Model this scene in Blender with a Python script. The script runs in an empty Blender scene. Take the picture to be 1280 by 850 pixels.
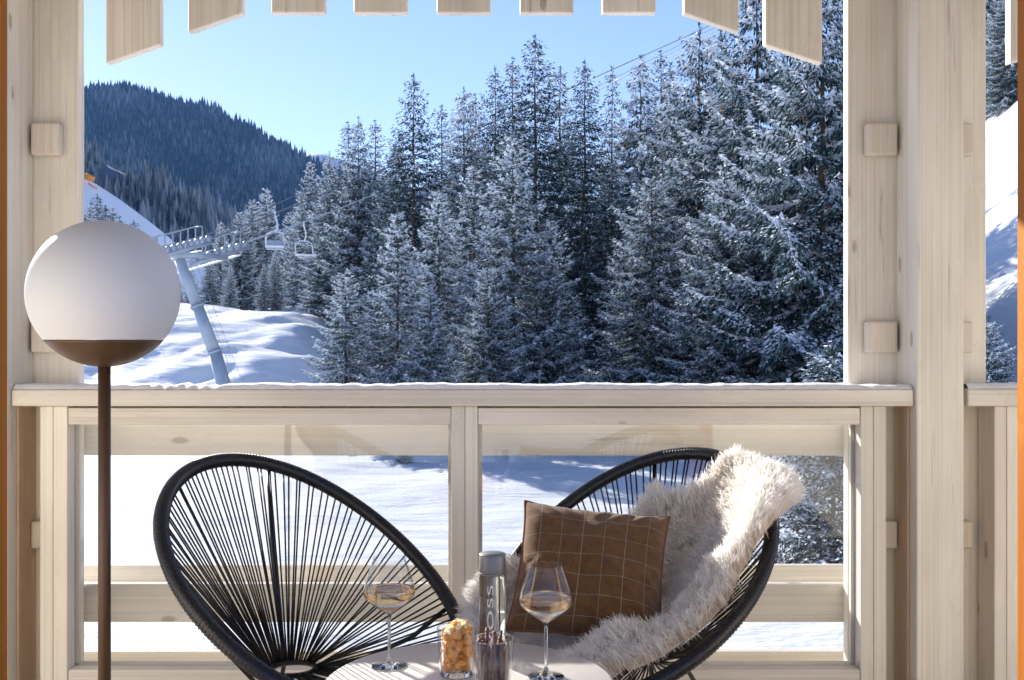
import bpy, math, random
import numpy as np
from mathutils import Vector, Matrix, noise as mn
random.seed(7); RNG = np.random.default_rng(7)
scene = bpy.context.scene
COL = scene.collection
F = 1330.0; CH = 1.27
R_ = math.radians
def SX(px, d): return (px-640.0)/F*d
def SZ(py, d): return CH-(py-425.0)/F*d

# ------------------------------------------------------------------ materials
def nm(name):
    m = bpy.data.materials.new(name); m.use_nodes = True
    nt = m.node_tree; nt.nodes.clear()
    out = nt.nodes.new('ShaderNodeOutputMaterial')
    return m, nt, out
def nd(nt, t, **kw):
    n = nt.nodes.new(t)
    for k, v in kw.items():
        if k in n.inputs: n.inputs[k].default_value = v
        else: setattr(n, k, v)
    return n
def principled(name, col, rough=.5, bump=0, bscale=50, var=0, vscale=8, **kw):
    m, nt, out = nm(name)
    b = nd(nt, 'ShaderNodeBsdfPrincipled'); nt.links.new(b.outputs[0], out.inputs[0])
    b.inputs['Base Color'].default_value = (*col, 1); b.inputs['Roughness'].default_value = rough
    for k, v in kw.items(): b.inputs[k.replace('_', ' ')].default_value = v
    tc = nd(nt, 'ShaderNodeTexCoord')
    if var:
        n = nd(nt, 'ShaderNodeTexNoise', Scale=vscale, Detail=5); nt.links.new(tc.outputs['Object'], n.inputs['Vector'])
        mr = nd(nt, 'ShaderNodeMapRange'); mr.inputs[3].default_value = 1-var; mr.inputs[4].default_value = 1+var
        nt.links.new(n.outputs[0], mr.inputs[0])
        mx = nd(nt, 'ShaderNodeVectorMath', operation='SCALE'); mx.inputs[0].default_value = col
        nt.links.new(mr.outputs[0], mx.inputs['Scale']); nt.links.new(mx.outputs[0], b.inputs['Base Color'])
    if bump:
        n = nd(nt, 'ShaderNodeTexNoise', Scale=bscale, Detail=4); nt.links.new(tc.outputs['Object'], n.inputs['Vector'])
        bp = nd(nt, 'ShaderNodeBump', Strength=bump, Distance=.01); nt.links.new(n.outputs[0], bp.inputs['Height'])
        nt.links.new(bp.outputs[0], b.inputs['Normal'])
    return m

def wood(name, axis, light=(.82,.772,.685), dark=(.70,.635,.53), seed=0, knots=True):
    """whitewashed spruce, grain along axis"""
    m, nt, out = nm(name); L = nt.links
    b = nd(nt, 'ShaderNodeBsdfPrincipled', Roughness=.55); L.new(b.outputs[0], out.inputs[0])
    tc = nd(nt, 'ShaderNodeTexCoord'); oi = nd(nt, 'ShaderNodeObjectInfo')
    add = nd(nt, 'ShaderNodeVectorMath', operation='ADD'); L.new(tc.outputs['Object'], add.inputs[0])
    cm = nd(nt, 'ShaderNodeCombineXYZ'); mul = nd(nt, 'ShaderNodeMath', operation='MULTIPLY'); mul.inputs[1].default_value = 37.0
    L.new(oi.outputs['Random'], mul.inputs[0])
    for i in range(3): L.new(mul.outputs[0], cm.inputs[i])
    L.new(cm.outputs[0], add.inputs[1])
    def mapped(along, across):
        mp = nd(nt, 'ShaderNodeMapping'); s = [across]*3; s[axis] = along
        mp.inputs['Scale'].default_value = s; mp.inputs['Location'].default_value = (seed*3.1, seed*1.7, seed*.9)
        L.new(add.outputs[0], mp.inputs['Vector']); return mp
    # knots
    vk = nd(nt, 'ShaderNodeTexVoronoi', Scale=1.0, Randomness=1.0); mk = mapped(2.9, 6.6); L.new(mk.outputs[0], vk.inputs['Vector'])
    dn = nd(nt, 'ShaderNodeTexNoise', Scale=22.0, Detail=3); L.new(add.outputs[0], dn.inputs['Vector'])
    ka = nd(nt, 'ShaderNodeMath', operation='MULTIPLY_ADD'); ka.inputs[1].default_value = .09; L.new(dn.outputs[0], ka.inputs[0]); L.new(vk.outputs['Distance'], ka.inputs[2])
    kr = nd(nt, 'ShaderNodeMapRange'); kr.inputs[1].default_value = .115; kr.inputs[2].default_value = .155; kr.inputs[3].default_value = 1; kr.inputs[4].default_value = 0
    L.new(ka.outputs[0], kr.inputs[0])
    kh = nd(nt, 'ShaderNodeMapRange'); kh.inputs[1].default_value = .06; kh.inputs[2].default_value = .42; kh.inputs[3].default_value = 1; kh.inputs[4].default_value = 0
    L.new(ka.outputs[0], kh.inputs[0])
    # grain distorted round the knots
    w = nd(nt, 'ShaderNodeTexNoise', Scale=1.0, Detail=7, Roughness=.62, Distortion=.5); mg = mapped(1.0, 46)
    pert = nd(nt, 'ShaderNodeVectorMath', operation='SCALE'); pert.inputs[0].default_value = (3.0, 3.0, 3.0); L.new(kh.outputs[0], pert.inputs['Scale'])
    pa = nd(nt, 'ShaderNodeVectorMath', operation='ADD'); L.new(mg.outputs[0], pa.inputs[0]); L.new(pert.outputs[0], pa.inputs[1])
    L.new(pa.outputs[0], w.inputs['Vector'])
    w2 = nd(nt, 'ShaderNodeTexNoise', Scale=1.0, Detail=3); m2 = mapped(.9, 7); L.new(m2.outputs[0], w2.inputs['Vector'])
    w3 = nd(nt, 'ShaderNodeTexNoise', Scale=1.0, Detail=2, Roughness=.4); m3 = mapped(.5, 150); L.new(m3.outputs[0], w3.inputs['Vector'])
    cr = nd(nt, 'ShaderNodeValToRGB'); e = cr.color_ramp.elements
    e[0].position = .33; e[0].color = (*dark, 1); e[1].position = .6; e[1].color = (*light, 1)
    mixf = nd(nt, 'ShaderNodeMix', data_type='FLOAT'); mixf.inputs[0].default_value = .5
    L.new(w.outputs[0], mixf.inputs[2]); L.new(w2.outputs[0], mixf.inputs[3])
    L.new(mixf.outputs[0], cr.inputs[0])
    # fine dark lines
    fl = nd(nt, 'ShaderNodeMapRange'); fl.inputs[1].default_value = .3; fl.inputs[2].default_value = .5; fl.inputs[3].default_value = .86; fl.inputs[4].default_value = 1
    L.new(w3.outputs[0], fl.inputs[0])
    sc = nd(nt, 'ShaderNodeVectorMath', operation='SCALE'); L.new(cr.outputs[0], sc.inputs[0]); L.new(fl.outputs[0], sc.inputs['Scale'])
    w4 = nd(nt, 'ShaderNodeTexNoise', Scale=1.0, Detail=4, Roughness=.6); m4 = mapped(1.6, 34); L.new(m4.outputs[0], w4.inputs['Vector'])
    ck = nd(nt, 'ShaderNodeMapRange'); ck.inputs[1].default_value = .66; ck.inputs[2].default_value = .74; ck.inputs[3].default_value = 1; ck.inputs[4].default_value = .62
    L.new(w4.outputs[0], ck.inputs[0])
    w5 = nd(nt, 'ShaderNodeTexNoise', Scale=1.3, Detail=5); m5 = mapped(1.2, 3.0); L.new(m5.outputs[0], w5.inputs['Vector'])
    bl = nd(nt, 'ShaderNodeMapRange'); bl.inputs[1].default_value = .35; bl.inputs[2].default_value = .7; bl.inputs[3].default_value = 1.04; bl.inputs[4].default_value = .86
    L.new(w5.outputs[0], bl.inputs[0])
    cmul = nd(nt, 'ShaderNodeMath', operation='MULTIPLY'); L.new(ck.outputs[0], cmul.inputs[0]); L.new(bl.outputs[0], cmul.inputs[1])
    csc = nd(nt, 'ShaderNodeVectorMath', operation='SCALE'); L.new(sc.outputs[0], csc.inputs[0]); L.new(cmul.outputs[0], csc.inputs['Scale']); sc = csc
    # piece tone
    tn = nd(nt, 'ShaderNodeMapRange'); tn.inputs[3].default_value = .93; tn.inputs[4].default_value = 1.05; L.new(oi.outputs['Random'], tn.inputs[0])
    sc2 = nd(nt, 'ShaderNodeVectorMath', operation='SCALE'); L.new(sc.outputs[0], sc2.inputs[0]); L.new(tn.outputs[0], sc2.inputs['Scale'])
    kn = nd(nt, 'ShaderNodeMix', data_type='RGBA'); kn.inputs[7].default_value = (.22,.155,.10,1)
    kf = nd(nt, 'ShaderNodeMath', operation='MULTIPLY'); kf.inputs[1].default_value = .6 if knots else 0; L.new(kr.outputs[0], kf.inputs[0])
    L.new(kf.outputs[0], kn.inputs[0]); L.new(sc2.outputs[0], kn.inputs[6]); L.new(kn.outputs[2], b.inputs['Base Color'])
    bp = nd(nt, 'ShaderNodeBump', Strength=.25, Distance=.003); L.new(w.outputs[0], bp.inputs['Height']); L.new(bp.outputs[0], b.inputs['Normal'])
    return m

M = {}
M['wood_v'] = wood('whitewashed_wood_upright', 2)
M['wood_h'] = wood('whitewashed_wood_level', 0, seed=2)
M['wood_warm'] = wood('raw_spruce', 2, (.76,.685,.585), (.68,.59,.48), seed=4, knots=False)
M['wood_soffit'] = wood('brown_soffit_wood', 0, (.46,.36,.27), (.33,.25,.18), seed=8)
M['wood_deck'] = wood('deck_wood', 0, (.62,.52,.40), (.45,.35,.25), seed=5)
M['wood_brown'] = wood('stained_door_wood', 2, (.47,.165,.022), (.33,.10,.014), seed=6, knots=False)
M['wood_brown'].node_tree.nodes['Principled BSDF'].inputs['Specular IOR Level'].default_value = .08
M['wood_bounce'] = wood('peach_bounce_wood', 2, (.70,.50,.34), (.55,.36,.22), seed=9)  # peach colour stands in for warm light bounced from indoors
M['snow_soft'] = principled('rail_snow', (.86,.87,.89), .6, bump=.35, bscale=120)
M['plaster'] = principled('white_plaster', (.86,.82,.74), .8, bump=.1, bscale=120)
M['cord'] = principled('black_pvc_cord', (.006,.007,.010), .38)
M['rod'] = principled('black_steel_rod', (.010,.010,.011), .35)
M['bronze'] = principled('bronze_metal', (.085,.044,.022), .45, Metallic=.3)
M['opal'] = principled('opal_glass', (.60,.615,.64), .5, Specular_IOR_Level=.2)
M['table'] = principled('greige_tabletop', (.70,.67,.63), .42, bump=.02, bscale=400)
M['steel_l'] = principled('galvanised_steel', (.40,.46,.54), .5, Metallic=.2, var=.25, vscale=1.5)
M['cable'] = principled('lift_cable_steel', (.16,.18,.21), .5)
M['lift_white'] = principled('frosted_lift_steel', (.66,.70,.78), .6)
M['cable_frost'] = principled('frosted_cable', (.42,.47,.55), .6)
M['orange'] = principled('orange_paint', (.8,.28,.02), .4)
M['cap'] = principled('brushed_grey_cap', (.20,.195,.19), .42, Metallic=.6)
M['bark'] = principled('spruce_bark', (.085,.062,.045), .9, bump=.8, bscale=12, var=.35, vscale=5)
M['ink'] = principled('pale_print', (.75,.73,.70), .5)
M['fruit'] = principled('candied_orange_fruit', (.95,.40,.03), .35, bump=.5, bscale=300, var=.35, vscale=60, Subsurface_Weight=.12)
M['fruit'].node_tree.nodes['Principled BSDF'].inputs['Subsurface Radius'].default_value = (.02,.01,.004)
M['sugar'] = principled('pale_dried_fruit', (.88,.66,.36), .5, var=.2, vscale=40, Subsurface_Weight=.3)
M['cinnamon'] = principled('chocolate_brown_stick', (.20,.085,.042), .45, bump=.4, bscale=200, var=.4, vscale=60)

def thin_glass(name, ior=1.5, tint=(1,1,1), gain=1.0, rough=.0):
    m, nt, out = nm(name); L = nt.links
    tr = nd(nt, 'ShaderNodeBsdfTransparent'); tr.inputs[0].default_value = (*tint, 1)
    gl = nd(nt, 'ShaderNodeBsdfGlossy'); gl.inputs['Roughness'].default_value = rough
    fr = nd(nt, 'ShaderNodeMapRange'); lw = nd(nt, 'ShaderNodeLayerWeight', Blend=.5); pw = nd(nt, 'ShaderNodeMath', operation='POWER'); pw.inputs[1].default_value = 4.0
    L.new(lw.outputs['Facing'], pw.inputs[0]); L.new(pw.outputs[0], fr.inputs[0]); fr.inputs[3].default_value = .045; fr.inputs[4].default_value = 1.0; mx = nd(nt, 'ShaderNodeMixShader')
    mu = nd(nt, 'ShaderNodeMath', operation='MULTIPLY', use_clamp=True); mu.inputs[1].default_value = gain; L.new(fr.outputs[0], mu.inputs[0])
    L.new(mu.outputs[0], mx.inputs[0]); L.new(tr.outputs[0], mx.inputs[1]); L.new(gl.outputs[0], mx.inputs[2]); L.new(mx.outputs[0], out.inputs[0])
    return m
M['pane'] = thin_glass('window_glass', 1.5, (.90,.905,.91))
M['bowl'] = thin_glass('thin_crystal', 1.5, (.97,.975,.98), .85, .02)
def glass(name, col, ior):
    m, nt, out = nm(name)
    g = nd(nt, 'ShaderNodeBsdfGlass', IOR=ior); g.inputs[0].default_value = (*col, 1); g.inputs['Roughness'].default_value = 0
    nt.links.new(g.outputs[0], out.inputs[0]); return m
M['glass'] = glass('solid_glass', (.97,.98,.985), 1.5)
M['wine'] = glass('rose_wine', (.975,.84,.66), 1.33)
M['water'] = glass('water_filled_glass', (.97,.98,.98), 1.34)

# snow ground
def snow_mat(name, col=(.84,.86,.89)):
    m, nt, out = nm(name); L = nt.links
    b = nd(nt, 'ShaderNodeBsdfPrincipled', Roughness=.6); b.inputs['Base Color'].default_value = (*col, 1); L.new(b.outputs[0], out.inputs[0])
    b.inputs['Specular IOR Level'].default_value = .2
    tc = nd(nt, 'ShaderNodeTexCoord')
    mp = nd(nt, 'ShaderNodeMapping'); mp.inputs['Scale'].default_value = (.35, 1.3, 1); mp.inputs['Rotation'].default_value = (0, 0, .6)
    L.new(tc.outputs['Object'], mp.inputs['Vector'])
    n = nd(nt, 'ShaderNodeTexNoise', Scale=.9, Detail=8, Roughness=.55); L.new(mp.outputs[0], n.inputs['Vector'])
    bp = nd(nt, 'ShaderNodeBump', Strength=.6, Distance=.22); L.new(n.outputs[0], bp.inputs['Height'])
    n2 = nd(nt, 'ShaderNodeTexNoise', Scale=9, Detail=4); L.new(tc.outputs['Object'], n2.inputs['Vector'])
    b2 = nd(nt, 'ShaderNodeBump', Strength=.25, Distance=.05); L.new(n2.outputs[0], b2.inputs['Height']); L.new(bp.outputs[0], b2.inputs['Normal'])
    L.new(b2.outputs[0], b.inputs['Normal'])
    return m
M['snow'] = snow_mat('snow')
M['floor_dark'] = principled('shaded_forest_floor', (.07,.10,.14), .9, var=.6, vscale=.02)  # dark undergrowth on the floor between dense trees

def attr_mat(name, attr, c0, c1, rough=.8, transl=0, p0=0, p1=1):
    m, nt, out = nm(name); L = nt.links
    a = nd(nt, 'ShaderNodeAttribute'); a.attribute_name = attr
    cr = nd(nt, 'ShaderNodeValToRGB'); e = cr.color_ramp.elements
    e[0].position = p0; e[0].color = (*c0, 1); e[1].position = p1; e[1].color = (*c1, 1); L.new(a.outputs['Fac'], cr.inputs[0])
    b = nd(nt, 'ShaderNodeBsdfDiffuse'); L.new(cr.outputs[0], b.inputs[0])
    if transl:
        t = nd(nt, 'ShaderNodeBsdfTranslucent'); L.new(cr.outputs[0], t.inputs[0])
        mx = nd(nt, 'ShaderNodeMixShader'); mx.inputs[0].default_value = transl
        L.new(b.outputs[0], mx.inputs[1]); L.new(t.outputs[0], mx.inputs[2]); L.new(mx.outputs[0], out.inputs[0])
    else: L.new(b.outputs[0], out.inputs[0])
    return m
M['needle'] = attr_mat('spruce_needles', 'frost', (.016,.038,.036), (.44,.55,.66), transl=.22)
M['deadtwig'] = principled('dry_brown_twigs', (.24,.13,.06), .9)
M['treesnow'] = principled('bough_snow', (.80,.85,.92), .7)
M['farneedle'] = attr_mat('far_spruce', 'frost', (.012,.026,.030), (.46,.50,.53))
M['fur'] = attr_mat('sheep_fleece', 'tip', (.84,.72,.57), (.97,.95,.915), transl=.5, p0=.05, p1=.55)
M['hide'] = principled('sheep_hide', (.74,.62,.48), .9)

# pillow wool
def pillow_mat():
    m, nt, out = nm('brown_checked_wool'); L = nt.links
    b = nd(nt, 'ShaderNodeBsdfPrincipled', Roughness=.95); L.new(b.outputs[0], out.inputs[0]); b.inputs['Specular IOR Level'].default_value = .1
    b.inputs['Sheen Weight'].default_value = .25
    uv = nd(nt, 'ShaderNodeTexCoord'); sp = nd(nt, 'ShaderNodeSeparateXYZ'); L.new(uv.outputs['UV'], sp.inputs[0])
    def line(src, n, off, w, nth=2):
        a = nd(nt, 'ShaderNodeMath', operation='MULTIPLY_ADD'); a.inputs[1].default_value = n; a.inputs[2].default_value = off; L.new(src, a.inputs[0])
        f = nd(nt, 'ShaderNodeMath', operation='FRACT'); L.new(a.outputs[0], f.inputs[0])
        s = nd(nt, 'ShaderNodeMath', operation='SUBTRACT'); s.inputs[1].default_value = .5; L.new(f.outputs[0], s.inputs[0])
        ab = nd(nt, 'ShaderNodeMath', operation='ABSOLUTE'); L.new(s.outputs[0], ab.inputs[0])
        lt = nd(nt, 'ShaderNodeMath', operation='LESS_THAN'); lt.inputs[1].default_value = w; L.new(ab.outputs[0], lt.inputs[0])
        return lt.outputs[0]
    nz = nd(nt, 'ShaderNodeTexNoise', Scale=14, Detail=8, Roughness=.7); L.new(uv.outputs['UV'], nz.inputs['Vector'])
    wv = nd(nt, 'ShaderNodeTexNoise', Scale=150, Detail=3); L.new(uv.outputs['UV'], wv.inputs['Vector'])
    cr = nd(nt, 'ShaderNodeValToRGB'); e = cr.color_ramp.elements
    e[0].position = .38; e[0].color = (.078,.036,.012,1); e[1].position = .62; e[1].color = (.185,.088,.030,1)
    mf = nd(nt, 'ShaderNodeMix', data_type='FLOAT'); mf.inputs[0].default_value = .5; L.new(nz.outputs[0], mf.inputs[2]); L.new(wv.outputs[0], mf.inputs[3]); L.new(mf.outputs[0], cr.inputs[0])
    cur = cr.outputs[0]
    for src, n, off, w, col, op in ((sp.outputs[0], 3.3, .1, .0052, (.40,.41,.34,1), .65), (sp.outputs[0], 3.3, .6, .0052, (.26,.31,.31,1), .6),
                                (sp.outputs[1], 3.3, .25, .0052, (.26,.31,.33,1), .55), (sp.outputs[1], 3.3, .75, .0052, (.40,.38,.31,1), .55)):
        ln = line(src, n, off, w); k = nd(nt, 'ShaderNodeMath', operation='MULTIPLY'); k.inputs[1].default_value = op; L.new(ln, k.inputs[0])
        mx = nd(nt, 'ShaderNodeMix', data_type='RGBA'); mx.inputs[7].default_value = col; L.new(k.outputs[0], mx.inputs[0]); L.new(cur, mx.inputs[6]); cur = mx.outputs[2]
    L.new(cur, b.inputs['Base Color'])
    bp = nd(nt, 'ShaderNodeBump', Strength=.9, Distance=.003); L.new(wv.outputs[0], bp.inputs['Height']); L.new(bp.outputs[0], b.inputs['Normal'])
    return m
M['wool'] = pillow_mat()
M['piping'] = principled('brown_piping', (.17,.07,.03), .9)

# ------------------------------------------------------------------ object helpers
def tag(o, label=None, cat=None, group=None, kind=None):
    if label: o['label'] = label
    if cat: o['category'] = cat
    if group: o['group'] = group
    if kind: o['kind'] = kind
    return o
def empty(name, loc=(0,0,0), rz=0):
    o = bpy.data.objects.new(name, None); COL.objects.link(o); o.location = loc; o.rotation_euler = (0,0,rz)
    o.empty_display_size = .1
    return o
def np_mesh(name, V, Q, mats, midx=None, smooth=False, attr=None, uv=None):
    """V (n,3), Q (m,4) quads (or (m,3))"""
    me = bpy.data.meshes.new(name); V = np.asarray(V, np.float32); Q = np.asarray(Q, np.int32); k = Q.shape[1]
    me.vertices.add(len(V)); me.vertices.foreach_set('co', V.ravel())
    me.loops.add(Q.size); me.loops.foreach_set('vertex_index', Q.ravel())
    me.polygons.add(len(Q)); me.polygons.foreach_set('loop_start', np.arange(0, Q.size, k, dtype=np.int32))
    if midx is not None: me.polygons.foreach_set('material_index', np.asarray(midx, np.int32))
    me.polygons.foreach_set('use_smooth', np.full(len(Q), smooth))
    for m in mats: me.materials.append(m)
    if attr:
        a = me.attributes.new(attr[0], 'FLOAT', attr[2]); a.data.foreach_set('value', np.asarray(attr[1], np.float32))
    me.update(); me.validate()
    return me
def link(name, me, parent=None):
    o = bpy.data.objects.new(name, me); COL.objects.link(o)
    if parent: o.parent = parent
    return o
class MB:
    def __init__(s): s.v = []; s.f = []; s.sm = []
    def add(s, vs, fs, smooth=False):
        o = len(s.v); s.v += [tuple(v) for v in vs]; s.f += [tuple(i+o for i in f) for f in fs]; s.sm += [smooth]*len(fs); return s
    def box(s, x0, x1, y0, y1, z0, z1):
        return s.add([(x,y,z) for z in (z0,z1) for y in (y0,y1) for x in (x0,x1)],
              [(0,2,3,1),(4,5,7,6),(0,1,5,4),(2,6,7,3),(0,4,6,2),(1,3,7,5)])
    def prism(s, poly, y0, y1):        # poly in xz, counter-clockwise seen from -y
        n = len(poly)
        return s.add([(x,y0,z) for x,z in poly]+[(x,y1,z) for x,z in poly],
              [tuple(range(n)), tuple(range(2*n-1,n-1,-1))]+[(i+n,(i+1)%n+n,(i+1)%n,i) for i in range(n)])
    def tube(s, pts, r, n=8, closed=False):
        P = [Vector(p) for p in pts]; N = len(P); rr = r if hasattr(r,'__len__') else [r]*N
        vs = []; up = None
        for i, p in enumerate(P):
            if closed: t = P[(i+1)%N]-P[i-1]
            else: t = P[min(i+1,N-1)]-P[max(i-1,0)]
            t.normalize()
            if up is None:
                up = Vector((0,0,1)) if abs(t.z)<.9 else Vector((1,0,0))
            a = (up - t*up.dot(t)).normalized(); b = t.cross(a); up = a
            for k in range(n):
                th = 2*math.pi*k/n; vs.append(p+(a*math.cos(th)+b*math.sin(th))*rr[i])
        fs = []
        for i in range(N if closed else N-1):
            j = (i+1)%N
            for k in range(n): fs.append((i*n+k, i*n+(k+1)%n, j*n+(k+1)%n, j*n+k))
        if not closed: fs += [tuple(range(n-1,-1,-1)), tuple((N-1)*n+k for k in range(n))]
        return s.add(vs, fs, True)
    def lathe(s, prof, c=(0,0,0), n=48, close=False):
        vs = []; fs = []; m = len(prof)
        for r, z in prof:
            for k in range(n):
                a = 2*math.pi*k/n; vs.append((c[0]+r*math.cos(a), c[1]+r*math.sin(a), c[2]+z))
        for i in range(m if close else m-1):
            j = (i+1)%m
            for k in range(n): fs.append((i*n+k, i*n+(k+1)%n, j*n+(k+1)%n, j*n+k))
        return s.add(vs, fs, True)
    def sphere(s, c, r, n=12):
        return s.lathe([(max(r*math.sin(math.pi*i/n),1e-5), -r*math.cos(math.pi*i/n)) for i in range(n+1)], c, 2*n)
    def build(s, name, mat, parent=None, bevel=0, off=None):
        me = bpy.data.meshes.new(name); o0 = off if off is not None else (tuple(parent.location) if parent is not None and parent.get('_w') else (0,0,0))
        me.from_pydata([(v[0]-o0[0], v[1]-o0[1], v[2]-o0[2]) for v in s.v], [], s.f)
        me.polygons.foreach_set('use_smooth', s.sm); me.materials.append(mat); me.update()
        o = link(name, me, parent)
        if bevel:
            b = o.modifiers.new('bevel', 'BEVEL'); b.width = bevel; b.segments = 2; b.limit_method = 'ANGLE'; b.angle_limit = .6
        return o
def wthing(name, loc, label, cat, group=None):    # parts given in world coordinates
    o = empty(name, loc); tag(o, label, cat, group); o['_w'] = 1; return o
def board(name, mat, parent, *b, bevel=.004): return MB().box(*b).build(name, mat, parent, bevel)
def copy_tree(o, parent=None):
    c = o.copy(); COL.objects.link(c); c.parent = parent
    for ch in list(o.children): copy_tree(ch, c)
    return c

# ------------------------------------------------------------------ terrain
def sm(v, a, b):
    t = min(1, max(0, (v-a)/(b-a))); return t*t*(3-2*t)
YB = [-3000,6,12,20,32,46,60,120,400,3000]; ZB = [-2.6,-2.5,-2.05,-1.92,-1.8,-1.0,-.1,.6,-4,-6]
def ground(x, y, fine=True):
    z = float(np.interp(y, YB, ZB))
    z += 3.0*sm(y,40,61)*sm(-x,6.5,12)*(1-sm(y,90,160))
    k = x-10.5-.06*max(0,y-20)
    if k > 0 and y > 8: z += min(k*.92, 60)*sm(k,0,5)*sm(y,12,28)*(1-sm(y,250,600))
    if abs(x) < 140 and 0 < y < 260 and fine:
        a = .5+1.0*sm(y,30,55)
        z += a*.55*mn.noise(Vector((x*.09+3, y*.11, .3))) + a*.22*mn.noise(Vector((x*.33, y*.4, 1.7))) + .05*mn.noise(Vector((x*1.1, y*1.3, 4)))
        # wind lips and piste edges on the bank
        if x < -6 and y > 36:
            r = mn.noise(Vector((x*.22+y*.16, y*.05, 9))); z += .55*max(0, r)*sm(y,38,50); z += .5*(.35-abs(mn.noise(Vector((x*.30-y*.22, y*.16+x*.05, 12)))))*sm(y,38,46)*(1-sm(y,64,75)) + .10*mn.noise(Vector((x*.9, y*1.6, 14)))
    return z
def axis(lo, hi, step, far):
    a = list(np.arange(lo, hi+1e-6, step)); s = step; p = hi
    while p < far: s *= 1.25; p += s; a.append(min(p,far))
    s = step; p = lo
    while p > -far: s *= 1.25; p -= s; a.insert(0, max(p,-far))
    return np.unique(np.array(a))
gx = axis(-42, 36, .35, 2400); gy = axis(7, 84, .35, 2900); gy = gy[gy > -600]
V = [(x, y, ground(x, y)) for y in gy for x in gx]; nx = len(gx)
ii = np.arange(len(gy)-1)[:,None]*nx + np.arange(nx-1)[None,:]; ii = ii.ravel()
me = np_mesh('snow_ground', V, np.stack([ii, ii+1, ii+nx+1, ii+nx], 1), [M['snow']], smooth=True)
tag(link('snow_ground', me), 'sunlit snow covered ground falling away below the balcony', kind='structure')

def hill(name, Yc, y0, crest, label, mat, xr, nzamp, step, zlow=-12, dip=0):
    px = [c[0] for c in crest]; py = [c[1] for c in crest]
    cx = [SX(p, Yc) for p in px]; cz = [SZ(p, Yc) for p in py]
    def h(x, y):
        c = float(np.interp(x, cx, cz)); t = (y-y0)/(Yc-y0)
        if t < 1: s = t*t*(3-2*t)*.35+t*.65
        else: s = 1-(t-1)*.8
        z = zlow+(c-zlow)*max(s, 0)
        return z + nzamp*mn.noise(Vector((x/Yc*14, y/Yc*14, Yc)))*(t if t < 1 else 1) + nzamp*.4*mn.noise(Vector((x/Yc*45, y/Yc*45, Yc)))*(t if t<1 else 1)
    X = np.arange(xr[0], xr[1]+1, step); Y = np.arange(y0, Yc*1.22, step)
    V = [(x, y, h(x,y)) for y in Y for x in X]; n = len(X)
    ii = (np.arange(len(Y)-1)[:,None]*n + np.arange(n-1)[None,:]).ravel()
    tag(link(name, np_mesh(name, V, np.stack([ii, ii+1, ii+n+1, ii+n], 1), [mat], smooth=True)), label, kind='structure')
    return h
h_far = hill('forested_hill', 1800, 950, [(-900,190),(-300,128),(0,114),(104,112),(150,111),(200,119),(250,134),(300,158),(340,178),(385,206),(430,228),(520,255),(700,285),(1000,300),(1280,270),(2000,210)],
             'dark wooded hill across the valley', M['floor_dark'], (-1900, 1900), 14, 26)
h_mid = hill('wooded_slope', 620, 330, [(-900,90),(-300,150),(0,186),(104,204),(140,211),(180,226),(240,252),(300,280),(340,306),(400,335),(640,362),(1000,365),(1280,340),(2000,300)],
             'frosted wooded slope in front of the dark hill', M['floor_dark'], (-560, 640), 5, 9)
h_piste = hill('piste', 300, 150, [(-900,-60),(-200,90),(40,180),(104,221),(150,250),(190,278),(215,298),(245,330),(300,362),(400,385),(640,400),(1280,395),(2000,380)],
             'white ski piste running down diagonally from the left', M['snow'], (-260, 260), .6, 3, zlow=-6)
hill('snowy_mountain', 2900, 2300, [(-900,330),(200,300),(340,215),(368,200),(384,193),(392,190),(402,193),(420,199),(450,208),(520,235),(700,290),(2000,310)],
     'distant snowy mountain top above the valley notch', M['snow'], (-2200, 2200), 6, 30)

# ------------------------------------------------------------------ far forests (stuff)
def far_forest(name, h, n, yr, pr, hr, wr, label, fr, keep, lay=2):
    V = []; Q = []; A = []; k = 6
    ang = np.arange(k)*2*math.pi/k
    cnt = 0; tries = 0
    while cnt < n and tries < n*6:
        tries += 1
        y = random.uniform(*yr); x = SX(random.uniform(*pr), y)
        if not keep(x, y): continue
        z = h(x, y)-.5; H = random.uniform(*hr)*(.7+.6*random.random()**2); r = H*random.uniform(*wr)
        f = min(1, max(0, fr[0]+fr[1]*(random.random()**2) + fr[2]*mn.noise(Vector((x*.012, y*.012, 5)))))
        for j in range(lay):
            b0 = z+H*(.0+.62*j/lay); t0 = z+H*(.55+.45*(j+1)/lay); rr = r*(1-.62*j/lay)
            o = len(V)
            jt = np.random.rand(k)*.5+.75
            for i in range(k): V.append((x+rr*jt[i]*math.cos(ang[i]+j), y+rr*jt[i]*math.sin(ang[i]+j), b0-(jt[i]-.9)*.1*H))
            V.append((x, y, t0))
            for i in range(k): Q.append((o+i, o+(i+1)%k, o+k)); A.append(min(1,max(0,f+random.uniform(-.15,.2))))
        cnt += 1
    me = np_mesh(name, V, Q, [M['farneedle']], attr=('frost', A, 'FACE'))
    return tag(link(name, me), label, kind='stuff')
np.random.seed(3)
far_forest('far_hill_forest', h_far, 20000, (1000,1850), (-150,620), (12,22), (.16,.26), 'dense dark spruce forest covering the far hill', (.0,.22,.32), lambda x,y: True)
far_forest('slope_forest', h_mid, 4600, (360,640), (-120,560), (8,15), (.16,.24), 'frosted spruce forest on the nearer slope', (.18,.45,.45), lambda x,y: mn.noise(Vector((x*.02,y*.02,2))) > -.6, lay=3)

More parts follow.
